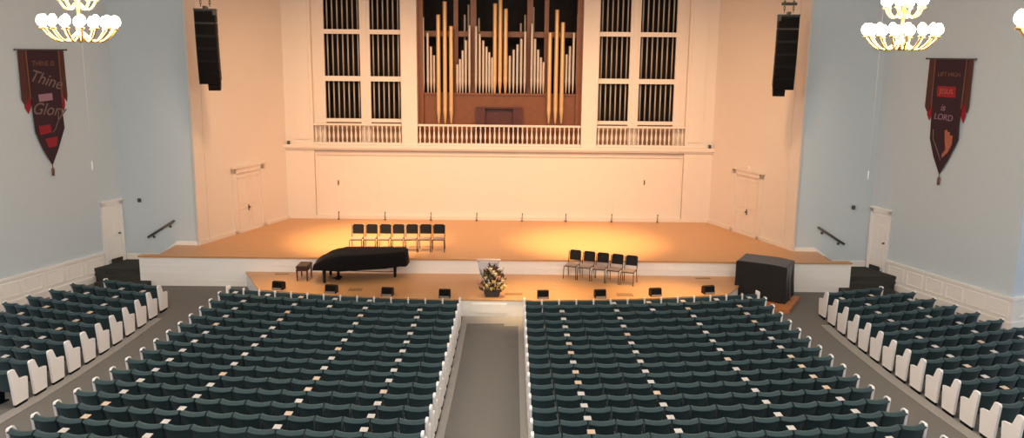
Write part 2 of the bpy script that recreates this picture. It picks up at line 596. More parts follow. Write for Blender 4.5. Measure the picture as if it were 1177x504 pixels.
# ------------------------------------------------------------------ slatted organ screens
for sgn, side in ((-1, 'left'), (1, 'right')):
    r = empty('organ_screen', (sgn * 5.7, 34.95, 4.1), 0, f'tall cream framed screen of upright slats on the {side} of the organ', 'organ screen')
    mb = MB()
    X = lambda x: (x - 5.7) * sgn

    def fb(xa, xb, za, zb, y0=-.1, y1=.05):
        a, b = sorted((X(xa), X(xb)))
        mb.box(a, b, y0, y1, za - 4.1, zb - 4.1)
    fb(7.03, 7.5, 4.1, 10.5); fb(5.2, 5.6, 4.1, 10.5); fb(3.92, 3.985, 4.1, 10.5)
    fb(5.32, 5.48, 5.05, 10.5, -.14, -.09)
    for za, zb in ((4.1, 5.12), (6.62, 6.82), (8.48, 8.66), (10.3, 10.5)):
        fb(3.92, 7.5, za if za > 4.1 else 4.98, zb, -.09, .04)
    mb.build('frame', MT['cream'], r)
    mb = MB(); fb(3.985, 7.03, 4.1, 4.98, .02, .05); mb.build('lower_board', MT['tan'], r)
    for xa, xb, n in ((5.6, 7.03, 7), (3.985, 5.2, 6)):
        for za, zb in ((5.12, 6.62), (6.82, 8.48), (8.66, 10.3)):
            mb = MB()
            for i in range(n):
                x = X(xa + (xb - xa) * (i + .5) / n)
                mb.cyl((x, .12, za - 4.12), (x, .12, zb - 4.08), .031, n=8)
            mb.build('slats', MT['slat'], r)

# ------------------------------------------------------------------ the organ
YO = 35.05
org = empty('pipe_organ', (0, YO, 4.1), 0, 'pipe organ with gold and silver pipes above a mahogany case', 'organ')


def ox(x): return on_y(x, 100, YO).x
def oz(x, y): return on_y(x, y, YO).z - 4.1


mb = MB()
zb = oz(575, 108)
mb.box(-3.3, 3.3, .05, .35, 0, zb)
mb.box(-3.32, 3.32, -.02, .36, zb - .06, zb + .02)
for x in (-2.2, 2.2):
    mb.box(x - .02, x + .02, .035, .05, 0, zb - .06)
mb.build('case_base', MT['mahog'], org)
for xa, xb in ((-3.3, -3.08), (3.08, 3.3)):
    mb = MB(); mb.box(xa, xb, -.1, .4, 0, 7.1); mb.build('side_post', MT['mahog'], org)
for xa in (523.5, 543.5, 608.5, 627.5):
    w = .09 if xa in (523.5, 627.5) else .12
    mb = MB(); x = ox(xa)
    mb.box(x - w, x + w, .36, .46, zb, 7.1); mb.build('upright', MT['mahog'], org)
mb = MB(); mb.box(-3.1, 3.1, .4, .48, oz(575, 42.5), oz(575, 36)); mb.build('cross_rail', MT['mahog'], org)
# keydesk
k = MB()
xa, xb = ox(548), ox(600)
zt = oz(575, 124)
k.box(xa, xa + .35, -.25, .05, 0, zt); k.box(xb - .35, xb, -.25, .05, 0, zt)
k.box(xa, xb, -.05, .05, 0, zt - .02)
k.box(xa - .03, xb + .03, -.28, .06, zt - .02, zt + .03)
kd = k.build('keydesk', MT['mahog_d'], org)
k = MB()
k.box(xa + .42, xb - .42, -.16, -.06, .08, zt * .42)
k.build('music_rack', MT['mahog'], kd)


def pipe(x, top, bottom, w, m, y=0.0, foot=.45):
    px, z1, z0 = ox(x), oz(x, top), oz(x, bottom)
    mb = MB()
    mb.lathe([(w * .28, 0), (w * .45, foot * .12), (w, foot), (w, z1 - z0 - .03), (w * .9, z1 - z0)], n=12)
    # mouth of the pipe
    mb.prism([(-w * .55, foot + .02), (w * .55, foot + .02), (w * .55, foot + .16), (0, foot + .26), (-w * .55, foot + .16)], 'y', -w * 1.04, -w * .7)
    mb.build('pipe', m, org, (px, y, z0))


for x, t in ((486.8, 19.6), (492, 37.5), (495.7, 53.6), (499.2, 63.6), (525.6, 74), (528.7, 68), (531.8, 58), (535.4, 46.4), (539.6, 29),
             (547.1, 30), (551.3, 39), (555.3, 46.5), (559, 53.6), (562.3, 60), (565.6, 66), (585.7, 64), (590, 57), (594.3, 51), (598.6, 44.6),
             (602.9, 36), (610.7, 27), (614.3, 44.6), (618, 57), (621.3, 66), (624.4, 71.4), (650.4, 62.5), (654.2, 53), (658.3, 37.5), (662.9, 16)):
    pipe(x, t, 108, .052, MT['tin'], .0)
for x, t in ((504.6, 17), (512, 2), (519, 30), (631, 37.5), (638.6, 11.4), (645.4, 25.7)):
    pipe(x, t, 142, .084, MT['gold'], -.18, .5)
for x, t in ((568.6, 4), (574.6, -6), (580.8, 10)):
    pipe(x, t, 108, .084, MT['gold'], -.04, .5)
for x, t in ((537.5, 4), (533, 16), (549.5, 20), (603, 16), (612.5, 7), (598, 26)):
    pipe(x, t, 90, .045, MT['slat'], .75)

# ------------------------------------------------------------------ hall seats
def seat_meshes():
    strips = [[(.05, .36), (.0, .36)], [(.0, .36), (-.045, .58), (-.088, .74), (-.114, .812)], [(-.114, .812), (-.128, .811)], [(-.128, .811), (-.134, .816), (-.133, .825)],
              [(-.133, .825), (-.102, .852), (-.065, .872)], [(-.065, .872), (-.03, .875), (-.002, .862)], [(-.002, .862), (.010, .83), (.012, .78), (.02, .6), (.05, .36)]]
    N = 8
    mb = MB()

    def pt(u, y, z):
        k = (z - .36) / .51
        w = .196 + .040 * min(1, k * 1.15)
        return (u * w, y - .055 * (1 - u * u) * (.4 + .6 * k), z - .016 * (1 - u * u) * k)
    for st_ in strips:
        n = len(st_)
        v = [pt(-1 + 2 * i / N, y, z) for i in range(N + 1) for (y, z) in st_]
        mb.add(v, [(i * n + j, i * n + j + 1, (i + 1) * n + j + 1, (i + 1) * n + j)[::-1] for i in range(N) for j in range(n - 1)], 0, True)
    loop = [p for st_ in strips for p in st_[:-1]]
    mb.add([pt(-1, y, z) for y, z in loop], [list(range(len(loop)))])
    mb.add([pt(1, y, z) for y, z in loop], [list(range(len(loop)))[::-1]])
    back = mb
    cu = MB()
    cu.T = Matrix.Translation((0, .1, .40)) @ Matrix.Rotation(math.radians(-14), 4, 'X')
    cu.bbox(-.215, .215, -.05, .06, 0, .27, .025)
    st = MB()
    st.T = Matrix.Translation((-.2515, 0, 0))
    st.prism([(.03, 0), (.33, 0), (.33, .03), (.22, .06), (.26, .56), (.36, .50), (.36, .53), (.09, .53), (.07, .4), (.07, .06), (.03, .03)], 'x', -.014, .014)
    ep = MB()
    ep.prism([(-.03, .085), (.46, .055), (.51, .53), (.49, .55), (.20, .60), (.075, .84), (.05, .868), (-.08, .882), (-.115, .872), (-.128, .84), (-.08, .5)], 'x', -.025, .025, 0)
    ep.prism([(.0, 0), (.43, 0), (.44, .056), (-.01, .084)], 'x', -.018, .018, 1)
    return back, cu, st, ep


sb, sc_, ss, se = seat_meshes()
me_back, me_cush, me_std = sb.mesh('backrest', MT['teal']), sc_.mesh('seat_cushion', MT['teal']), ss.mesh('armrest', MT['tealdk'])
me_end = se.mesh('end_panel', [MT['panelw'], MT['tealdk']])

seats = []      # (x, y, yaw, sx, block, row, number, end sides, count)
for sgn, blk in ((-1, 'left centre'), (1, 'right centre')):
    for r in range(1, 16):
        R = R1 + DR * (r - 1)
        for k in range(14):
            xx = .935 + .503 * (k + .5)
            y = CYC - math.sqrt(R * R - xx * xx)
            ends = ([-sgn] if k == 0 else []) + ([sgn] if k == 13 else [])
            seats.append((sgn * xx, y, sgn * math.asin(xx / R), 1, blk, r, k + 1, ends, 'centre'))
    blk = blk.split()[0] + ' side'
    for r in range(1, 16):
        R = R1 + DR * (r - 1)
        a0 = math.asin(9.99 / R)
        a1 = .3845 if r == 1 else .401
        L = (a1 - a0) * R
        n = round(L / .503)
        for k in range(n):
            a = a0 + (a1 - a0) * (k + .5) / n
            ends = ([-sgn] if k == 0 else []) + ([sgn] if k == n - 1 else [])
            seats.append((sgn * R * math.sin(a), CYC - R * math.cos(a), sgn * a, L / n / .503, blk, r, k + 1, ends, 'side'))


def in_view(x, y):
    ok = 0
    for dz in (.4, .87):
        a, b, _ = proj((x, y, zf(y) + dz))
        if -8 < a < 1185 and b < 506: ok = 1
    a, b, d = proj((x, y, zf(y) + .87))
    return b < 503.5 and -14 < a < 1191, d


vis = []
for s in seats:
    ok, d = in_view(s[0], s[1])
    if ok:
        vis.append((d - (2.5 if (s[7] and s[8] == 'side' and s[6] == 1) else 0), s))
vis.sort(key=lambda t: t[0])
solo, rest = [t[1] for t in vis[:300]], [t[1] for t in vis[300:]]
print('SEATS in view', len(vis), 'rest', len(rest))

ENDX = .2515
for (x, y, yaw, sx, blk, r, k, ends, ais) in solo:
    aisle = 'centre' if ais == 'centre' else 'side'
    if k == 1:
        lab = f'teal aisle seat with white end panel, {blk} block, {ORD[r]} row from stage'
    elif ends and ais == 'centre':
        lab = f'teal outer seat with white end panel, {blk} block, {ORD[r]} row from stage'
    else:
        lab = f'dark teal hall seat, {blk} block, {ORD[r]} row from stage, {ORD[k]} from {aisle} aisle'
    o = empty('theatre_seat', (x, y, zf(y)), yaw, lab, 'seat', 'teal hall seats in curved rows')
    inst('backrest', me_back, o, sx)
    inst('seat_cushion', me_cush, o, sx)
    if not (ends and min(ends) == -1):
        inst('armrest', me_std, o, sx)
    for e in ends:
        p = inst('end_panel', me_end, o)
        p.location.x = e * ENDX * sx
        p.rotation_euler.z = -yaw
        p['label'] = 'white end panel'
mb = MB()
for (x, y, yaw, sx, blk, r, k, ends, ais) in rest:
    B = Matrix.Translation((x, y, zf(y))) @ Matrix.Rotation(yaw, 4, 'Z') @ Matrix.Diagonal((sx, 1, 1, 1))
    mb.T = B
    mb.add(sb.v, sb.f, 0, True)
    mb.add(sc_.v, sc_.f, 0)
    if not (ends and min(ends) == -1):
        mb.add(ss.v, ss.f, 1)
    for e in ends:
        mb.T = Matrix.Translation(B @ Vector((e * ENDX, 0, 0)))
        n0 = len(mb.f)
        mb.add(se.v, se.f, 2)
        for i, mi in enumerate(se.m):
            if mi: mb.m[n0 + i] = 1
tag(mb.build('theatre_seats', [MT['teal'], MT['tealdk'], MT['panelw']]), 'dark teal seats in the curved rows nearest the stage', 'seats', 'teal hall seats in curved rows', 'stuff')

# low front partitions before the first rows
for sgn, side in ((-1, 'left'), (1, 'right')):
    r_ = empty('front_partition', (0, 0, 0), 0, f'low dark teal partition with white posts before the {side} centre first row', 'partition')
    R = R1 - DR
    post = MB(); post.bbox(-.014, .014, -.05, .05, 0, .80, .01); pm = post.mesh('post', MT['panelw'])
    pan = MB(); pan.bbox(-.228, .228, -.03, .03, .06, .745, .02); pn = pan.mesh('panel', MT['teal'])
    for k in range(15):
        xx = .935 + .503 * k
        y = CYC - math.sqrt(R * R - xx * xx)
        o = inst('post', pm, r_); o.location = (sgn * xx, y, 0); o.rotation_euler.z = sgn * math.asin(xx / R)
        if k in (0, 14): o.scale = (1.8, 2.2, 1.05)
        if k < 14:
            xx += .2515
            y = CYC - math.sqrt(R * R - xx * xx)
            o = inst('panel', pn, r_); o.location = (sgn * xx, y, 0); o.rotation_euler.z = sgn * math.asin(xx / R)

# white cards between seat backs
cm = MB()
cm.T = Matrix.Translation((0, -.05, .8765)) @ Matrix.Rotation(math.radians(6), 4, 'X')
cm.bbox(-.068, .068, -.03, .115, .0, .010, .004)
card_me = [cm.mesh('card', m) for m in (MT['card'], MT['cardw'])]


def card(x, y, yaw, lab):
    o = bpy.data.objects.new('seat_card', random.choice([card_me[0], card_me[0], card_me[0], card_me[1]]))
    COL.objects.link(o)
    o.location = (x, y, zf(y)); o.rotation_euler.z = yaw
    tag(o, lab, 'card', 'white cards resting between seat backs')


NUM = ['nought', 'one', 'two', 'three', 'four', 'five', 'six', 'seven', 'eight', 'nine', 'ten', 'eleven', 'twelve', 'thirteen', 'fourteen']
for sgn, blk in ((-1, 'left centre'), (1, 'right centre')):
    for r in range(1, 16):
        R = R1 + DR * (r - 1)
        seams = (5, 7, 9, 11, 13) if r == 1 else (2, 5, 7, 9, 12) if r == 2 else (2, 5, 9, 12)
        for k in seams:
            xx = .935 + .503 * k
            y = CYC - math.sqrt(R * R - xx * xx)
            a, b, _ = proj((sgn * xx, y, zf(y) + .88))
            if not (-4 < a < 1181 and b < 505): continue
            card(sgn * xx, y, sgn * math.asin(xx / R), f'small white card, {blk} block, {ORD[r]} row from stage, {NUM[k]} seats out from aisle')
SIDE_CARDS = {-1: [(2, 2), (2, .4), (3, 3.4), (3, 1.4), (4, 4.2), (4, 1.4), (5, 4.7), (5, 1.5), (6, 5), (6, 1.35), (7, 5.8), (7, 3.7), (7, 1.5), (8, 4.1), (8, 1.4), (9, 1.4), (10, 1.35), (11, 1.3)],
              1: [(2, 2.6), (2, .4), (3, 4.3), (3, 1.4), (4, 4.4), (4, 1.4), (5, 4.2), (5, 1.5), (6, 5), (6, 1.45), (7, 5.2), (7, 1.55), (8, 6.8), (8, 4.2), (8, 1.5), (9, 4.1), (9, 1.5), (10, 4.4), (10, 1.4), (11, 4), (11, 1.4), (12, 1.4), (13, 1.4)]}
for sgn, blk in ((-1, 'left side'), (1, 'right side')):
    for r, k in SIDE_CARDS[sgn]:
        R = R1 + DR * (r - 1)
        a0 = math.asin(9.99 / R); a1 = .3845 if r == 1 else .401
        L = (a1 - a0) * R; n = round(L / .503)
        if k >= n: continue
        a = a0 + (a1 - a0) * k / n
        card(sgn * R * math.sin(a), CYC - R * math.cos(a), sgn * a, f'small white card, {blk} block, {ORD[r]} row from stage, about {NUM[round(k)]} seats from aisle')

# ------------------------------------------------------------------ stage furniture
def make_chair():
    r = empty('stage_chair')
    mb = MB(); mb.bbox(-.195, .195, -.21, .2, .42, .46, .015); mb.build('seat', MT['greyseat'], r)
    mb = MB(); mb.bbox(-.2, .2, -.215, .205, .405, .425, .008); mb.build('seat_frame', MT['steel'], r)
    # backrest: rounded top pad, slightly curved; chair faces -Y
    mb = MB()
    pts = [(-.19, .545), (.19, .545), (.195, .80), (.175, .855), (.14, .875), (-.14, .875), (-.175, .855), (-.195, .80)]
    mb.T = Matrix.Translation((0, .22, 0)) @ Matrix.Rotation(math.radians(-8), 4, 'X') @ Matrix.Translation((0, .03, .0))
    mb.prism(pts, 'y', -.02, .02)
    mb.build('backrest', MT['black'], r)
    for s in (-1, 1):
        mb = MB(); mb.tube([(s * .2, -.19, .42), (s * .205, -.235, .38), (s * .215, -.25, 0)], .013); mb.build('leg', MT['steel'], r)
        mb = MB(); mb.tube([(s * .205, .30, .85), (s * .205, .24, .5), (s * .2, .2, .42), (s * .21, .27, 0)], .013); mb.build('leg', MT['steel'], r)
    return r


proto = make_chair()
first = True
for i in range(7):
    o = proto if first else copy_tree(proto)
    first = False
    o.location = (-4.80 + i * .468, 28.85 + i * .02, Z2)
    o.rotation_euler.z = random.uniform(-.04, .04)
    tag(o, ['black backed chair on the upper stage, leftmost of the row of seven, above the piano', 'black backed chair second from the left in the upper stage row of seven',
            'black backed chair third from the left in the upper stage row of seven', 'black backed chair in the middle of the upper stage row of seven',
            'black backed chair third from the right in the upper stage row of seven', 'black backed chair second from the right in the upper stage row of seven',
            'black backed chair on the upper stage, rightmost of the row of seven'][i], 'chair', 'chairs in a row on the upper stage')
for i in range(5):
    o = copy_tree(proto)
    t = i / 4
    o.location = (2.55 + 1.78 * t, 27.45 - .72 * t, Z1)
    o.rotation_euler.z = -math.radians(22) + random.uniform(-.03, .03)
    tag(o, ['leftmost chair of the slanting row of five on the lower apron', 'second chair from the left in the slanting row of five on the apron',
            'middle chair of the slanting row of five on the lower apron', 'second chair from the right in the slanting row of five on the apron',
            'rightmost chair of the slanting row of five on the lower apron'][i], 'chair', 'chairs in a slanting row on the apron')

# grand piano under a black cover
pn_ = empty('grand_piano', (-5.72, 26.9, Z1), 0, 'grand piano under a fitted black cloth cover on the left of the apron', 'piano')
out = [(0, -.68), (.25, -.72), (.9, -.74), (1.3, -.68), (1.75, -.52), (2.2, -.33), (2.62, -.15), (2.80, -.06), (2.86, .04), (2.87, .35), (2.86, .60), (2.78, .70),
       (1.7, .71), (.8, .71), (.25, .70), (0, .66), (-.05, .3), (-.05, -.3)]
C0 = Vector((1.2, .05))


def ztop(x): return .62 + (.95 - .62) * min(1, max(0, x / .58))


mb = MB()
loops = []
for sc, mode in ((.25, 0), (.6, 0), (.9, 0), (.97, 1), (1.0, 2), (1.012, 3), (1.02, 4)):
    L = []
    for i, p in enumerate(out):
        q = C0 + (Vector(p) - C0) * sc
        zt = ztop(q.x + .02)
        hem = .47 + .015 * math.sin(i * 2.3)
        z = {0: zt, 1: zt - .008, 2: zt - .05, 3: (zt + hem) / 2, 4: hem}[mode]
        if mode >= 3: q = q + Vector((random.uniform(-.012, .012), random.uniform(-.012, .012)))
        L.append((q.x, q.y, z))
    loops.append(L)
n = len(out)
v = [p for L in loops for p in L]
f = [(a * n + i, (a + 1) * n + i, (a + 1) * n + (i + 1) % n, a * n + (i + 1) % n) for a in range(len(loops) - 1) for i in range(n)]
mb.add(v, f, 0, True)
mb.f.append(list(range(n))); mb.m.append(0); mb.sm.append(True)
mb.build('cover', MT['blackc'], pn_)
mb = MB()
mb.prism([(C0.x + (x - C0.x) * .95, C0.y + (y - C0.y) * .95) for x, y in out], 'z', .58, .68)
mb.build('case', MT['black'], pn_)
for x, y in ((.3, -.45), (.3, .5), (2.45, .33)):
    mb = MB()
    mb.lathe([(.03, .02), (.045, .04), (.05, .1), (.045, .14), (.055, .3), (.07, .5), (.075, .6)], x, y, 0, 10)
    mb.cyl((x - .02, y, .03), (x + .02, y, .03), .03)
    mb.build('leg', MT['black'], pn_)
mb = MB()
mb.tube([(.62, -.08, .6), (.66, -.08, .06)], .022); mb.tube([(.62, .12, .6), (.66, .12, .06)], .022)
mb.bbox(.56, .74, -.14, .18, .03, .09, .01)
for y in (-.05, .02, .09): mb.bbox(.45, .58, y - .012, y + .012, .04, .055, .004)
mb.build('pedal_lyre', MT['black'], pn_)
mb = MB(); mb.tube([(.75, 0, .3), (2.2, .2, .22), (2.44, .33, .2)], .012); mb.build('brace', MT['steel'], pn_)

b = empty('piano_bench', (-6.18, 26.95, Z1), 0, 'brown padded piano bench at the keyboard end of the piano', 'bench')
mb = MB(); mb.bbox(-.2, .2, -.34, .34, .40, .50, .03); mb.build('cushion', MT['seatbrown'], b)
mb = MB(); mb.bbox(-.19, .19, -.33, .33, .33, .40, .008); mb.build('apron', MT['mahog_d'], b)
for sx in (-1, 1):
    for sy in (-1, 1):
        mb = MB(); mb.lathe([(.018, 0), (.028, .2), (.024, .22), (.034, .33)], sx * .16, sy * .29, 0, 8); mb.build('leg', MT['mahog_d'], b)

# covered console on a plywood platform
ux = Vector((.88, -.475)).normalized(); uy = Vector((-ux.y, ux.x))
ang = math.atan2(ux.y, ux.x)
mb = MB()
mb.bbox(-.85, .85, -.62, 1.12, 0, .13, .012)
ctr = Vector((9.2, 25.95)) - ux * .83
tag(mb.build('plywood_platform', MT['oak'], None, (ctr.x + ux.x * .2, ctr.y + ux.y * .2, 0), ang), 'orange plywood platform on the floor under the black covered console', 'platform')
r = empty('covered_console', (ctr.x + uy.x * .58, ctr.y + uy.y * .58, .13), ang, 'large box shaped instrument under a black cloth at the right of the apron', 'covered console')
mb = MB()
W_, D_, H_ = .80, .60, 1.21
lp = []
NP = 44


def sq(t, w, d):
    t = t % 4
    k = int(t); q = t - k
    return [(-w + 2 * w * q, -d), (w, -d + 2 * d * q), (w - 2 * w * q, d), (-w, d - 2 * d * q)][k]


for sc, z, amp in ((.5, H_ - .005, 0), (.93, H_, 0), (.99, H_ - .02, 0), (1.0, H_ - .08, .004), (1.0, H_ * .6, .018), (1.01, H_ * .3, .03), (1.03, .01, .045)):
    L = []
    for i in range(NP):
        x, y = sq(4 * i / NP, W_ * sc, D_ * sc)
        w = amp * math.sin(i * 2.1 + 1.3 * math.sin(i))
        dip = -.05 if (z > H_ - .1 and x > .3) else 0
        L.append((x + (w if abs(x) > abs(W_ * sc) - .01 else 0), y - (w if abs(y) > abs(D_ * sc) - .01 else 0) * 1, z + dip * (x - .3) / .5))
    lp.append(L)
v = [p for L in lp for p in L]
f = [(a * NP + i, (a + 1) * NP + i, (a + 1) * NP + (i + 1) % NP, a * NP + (i + 1) % NP) for a in range(len(lp) - 1) for i in range(NP)]
mb.add(v, f, 0, False)
mb.f.append(list(range(NP))); mb.m.append(0); mb.sm.append(False)
mb.build('cloth_cover', MT['greycloth'], r)
mb = MB(); mb.box(-.72, .72, -.48, .48, 0, H_ - .08); mb.build('body', MT['black'], r)

# row of small black floor boxes along the apron edge
def make_mon():
    r = empty('floor_monitor')
    mb = MB()
    mb.prism([(-.11, 0), (.14, 0), (.14, .2), (.02, .26), (-.08, .245), (-.11, .08)], 'x', -.168, .168)
    mb.build('cabinet', MT['black'], r)
    mb = MB(); mb.box(-.15, .15, .02, .13, .271, .274)
    mb.T = Matrix.Identity(4)
    g = MB(); g.prism([(-.118, .09), (-.088, .245), (-.08, .245), (-.11, .09)], 'x', -.15, .15); g.build('grille', MT['grille'], r)
    g = MB(); g.box(-.15, .15, -.122, -.108, .01, .07); g.build('foot_plate', MT['alum'], r)
    return r


mon = make_mon()
for i, x in enumerate((-6.68, -4.97, -3.21, -1.46, 1.51, 3.25, 4.97, 6.67)):
    o = mon if i == 0 else copy_tree(mon)
    R = RA - .19
    o.location = (x, CYC - math.sqrt(R * R - x * x), Z1)
    o.rotation_euler.z = math.asin(x / R)
    tag(o, ['small black floor box at the far left end of the apron edge', 'small black floor box on the apron edge before the piano legs',
            'small black floor box on the apron edge before the tail of the piano', 'small black floor box on the apron edge just left of the flowers',
            'small black floor box on the apron edge just right of the flowers', 'small black floor box on the apron edge before the slanting chairs',
            'small black floor box on the apron edge right of the slanting chairs', 'small black floor box at the apron edge nearest the covered console'][i],
        'floor monitor', 'black boxes along the apron edge')

# floor plates
for x, y, w, d, lab in ((-7.06, 27.5, .45, .16, 'dull floor plate on the apron left of the piano bench'), (-4.3, 25.7, .42, .3, 'dull floor plate on the apron before the piano'),
                        (.62, 25.4, .55, .2, 'dull floor plate on the apron right of the flowers'), (4.05, 25.45, .5, .3, 'dull floor plate on the apron before the slanting chairs'),
                        (6.9, 27.5, .5, .16, 'dull floor plate on the apron left of the covered console')):
    mb = MB(); mb.bbox(-w / 2, w / 2, -d / 2, d / 2, 0, .008, .002); mb.box(-w / 2 + .03, w / 2 - .03, -d / 2 + .03, d / 2 - .03, .008, .011)
    tag(mb.build('floor_plate', MT['hatch'], None, (x, y, Z1)), lab, 'floor plate')

# short posts along the foot of the back wall and two door pulls
for i, px in enumerate((390, 443, 495.5, 548, 600, 650, 702.5, 755)):
    p = on_y(px, 250, 34.55)
    mb = MB(); mb.cyl((0, 0, 0), (0, 0, .02), .05); mb.cyl((0, 0, .02), (.01, 0, .30), .014); mb.cyl((.01, 0, .27), (.012, 0, .33), .02)
    tag(mb.build('wall_post', MT['steel'], None, (p.x, 34.42, Z2)), f'short thin black post at the foot of the back wall, {ORD[i + 1]} from the left', 'post', 'short black posts along the back wall')
for px, lab in ((389, 'small dark pull handle on the left part of the back wall'), (740.5, 'small dark pull handle on the right part of the back wall')):
    p = on_y(px, 210, 34.7)
    mb = MB(); mb.bbox(-.02, .02, -.04, 0, -.1, .1, .008); mb.cyl((0, -.03, .06), (0, -.07, .06), .018); mb.cyl((0, -.03, -.06), (0, -.07, -.06), .018); mb.tube([(0, -.07, -.08), (0, -.07, .08)], .012)
    tag(mb.build('pull_handle', MT['bronze'], None, (p.x, 34.722, p.z)), lab, 'handle')
# small spots on the pier ledge ends
for sgn, side in ((-1, 'left'), (1, 'right')):
    mb = MB(); mb.bbox(-.05, .05, -.05, .05, 0, .14, .012); mb.cyl((0, -.05, .09), (0, -.12, .07), .04)
    tag(mb.build('ledge_lamp', MT['bronze'], None, (sgn * 8.5, 34.5, 4.09)), f'small dark lamp on the {side} end of the wall ledge', 'lamp')

# lectern
L_ = empty('lectern', (-.17, 25.95, Z1), 0, 'frosted white acrylic lectern behind the flower arrangement', 'lectern')
mb = MB(); mb.bbox(-.25, .25, -.2, .2, 0, .03, .006); mb.build('base', MT['acrylic'], L_)
mb = MB(); mb.prism([(-.17, .03), (.17, .03), (.33, .90), (-.33, .90)], 'y', -.19, -.172); mb.build('front_panel', MT['acrylic'], L_)
for s in (-1, 1):
    mb = MB(); mb.add([(s * .17, -.17, .03), (s * .17, .1, .03), (s * .33, .16, .96), (s * .33, -.17, .90), (s * .155, -.17, .03), (s * .155, .1, .03), (s * .315, .16, .96), (s * .315, -.17, .90)],
                      [(0, 1, 2, 3), (7, 6, 5, 4), (0, 4, 5, 1), (1, 5, 6, 2), (2, 6, 7, 3), (3, 7, 4, 0)])
    mb.build('side_panel', MT['acrylic'], L_)
mb = MB(); mb.T = Matrix.Translation((0, 0, .94)) @ Matrix.Rotation(math.radians(-8), 4, 'X'); mb.bbox(-.37, .37, -.24, .22, 0, .022, .006); mb.build('reading_shelf', MT['acrylic'], L_)

# flower arrangement
F_ = empty('flower_arrangement', (-.03, 25.15, Z1), 0, 'tall arrangement of yellow and pink flowers in a dark planter on the apron edge', 'flowers')
mb = MB(); mb.add([(-.2, -.11, 0), (.2, -.11, 0), (.2, .11, 0), (-.2, .11, 0), (-.25, -.13, .17), (.25, -.13, .17), (.25, .13, .17), (-.25, .13, .17)],
                  [(3, 2, 1, 0), (4, 5, 6, 7), (0, 1, 5, 4), (1, 2, 6, 5), (2, 3, 7, 6), (3, 0, 4, 7)]); mb.build('planter', MT['planter'], F_)


def leafy(mb, n, lo, hi, spread, ln, w, mi=0):
    for _ in range(n):
        a = random.uniform(0, 2 * PI); h = random.uniform(lo, hi)
        rr = spread(h) * math.sqrt(random.random())
        p = Vector((rr * math.cos(a), rr * .6 * math.sin(a), h))
        d = Vector((math.cos(a) * random.uniform(.1, .8), .6 * math.sin(a) * random.uniform(.2, .8), random.uniform(.3, 1))).normalized()
        q = d.orthogonal().normalized(); q = (Matrix.Rotation(random.uniform(0, 6.28), 3, d) @ q)
        l, ww = ln * random.uniform(.6, 1.3), w * random.uniform(.7, 1.2)
        n2 = d.cross(q) * ww * .3
        mb.add([p, p + d * l * .5 + q * ww + n2, p + d * l, p + d * l * .5 - q * ww + n2], [(0, 1, 2, 3)], mi)


spread = lambda h: .42 - .5 * abs(h - .35) if h < .75 else .12
mb = MB(); leafy(mb, 210, .12, .9, spread, .16, .028)
for k in range(16):
    a = random.uniform(-.5, .5); mb.tube([(a * .2, 0, .1), (a * .5, random.uniform(-.1, .1), .55), (a * .8, random.uniform(-.1, .1), random.uniform(.7, 1.0))], .006, 5)
tag(mb.build('dark_foliage', MT['leaf'], F_), kind='stuff')
mb = MB(); leafy(mb, 150, .12, .7, spread, .15, .03); tag(mb.build('green_foliage', MT['leafg'], F_), kind='stuff')


def bloom(x, y, z, rad, m, tall=1.0):
    mb = MB()
    mb.lathe([(.004, -rad * 1.2 * tall), (rad * .6, -rad * .5 * tall), (rad, rad * .1), (rad * .75, rad * .55 * tall), (.01, rad * .5 * tall)], 0, 0, 0, 9)
    for k in range(7):
        a = k * 2 * PI / 7
        c, s_ = math.cos(a), math.sin(a)
        mb.add([(c * rad * .5, s_ * rad * .5, 0), (c * rad * 1.2 - s_ * rad * .4, s_ * rad * 1.2 + c * rad * .4, rad * .5), (c * rad * 1.5, s_ * rad * 1.5, rad * .8), (c * rad * 1.2 + s_ * rad * .4, s_ * rad * 1.2 - c * rad * .4, rad * .5)], [(0, 1, 2, 3)])
    mb.build('flower', m, F_, (x, y, z))


for x, z, m in ((-.16, .38, 'petal'), (-.02, .28, 'petal'), (.13, .33, 'petal'), (.20, .42, 'petalw'), (-.08, .44, 'petalw'), (.32, .5, 'petalw'), (.38, .36, 'petal'), (-.36, .52, 'petalp'),
                (-.4, .47, 'petalp'), (-.3, .36, 'petalp'), (.05, .5, 'petal'), (.3, .3, 'petal'), (-.24, .3, 'petalw'), (.02, .78, 'petalw'), (.08, .72, 'petalw'), (-.05, .88, 'petalw'), (.2, .62, 'petalp'), (-.2, .6, 'petalw')):
    bloom(x, random.uniform(-.2, -.08), z, random.uniform(.045, .06), MT[m], 1.4)

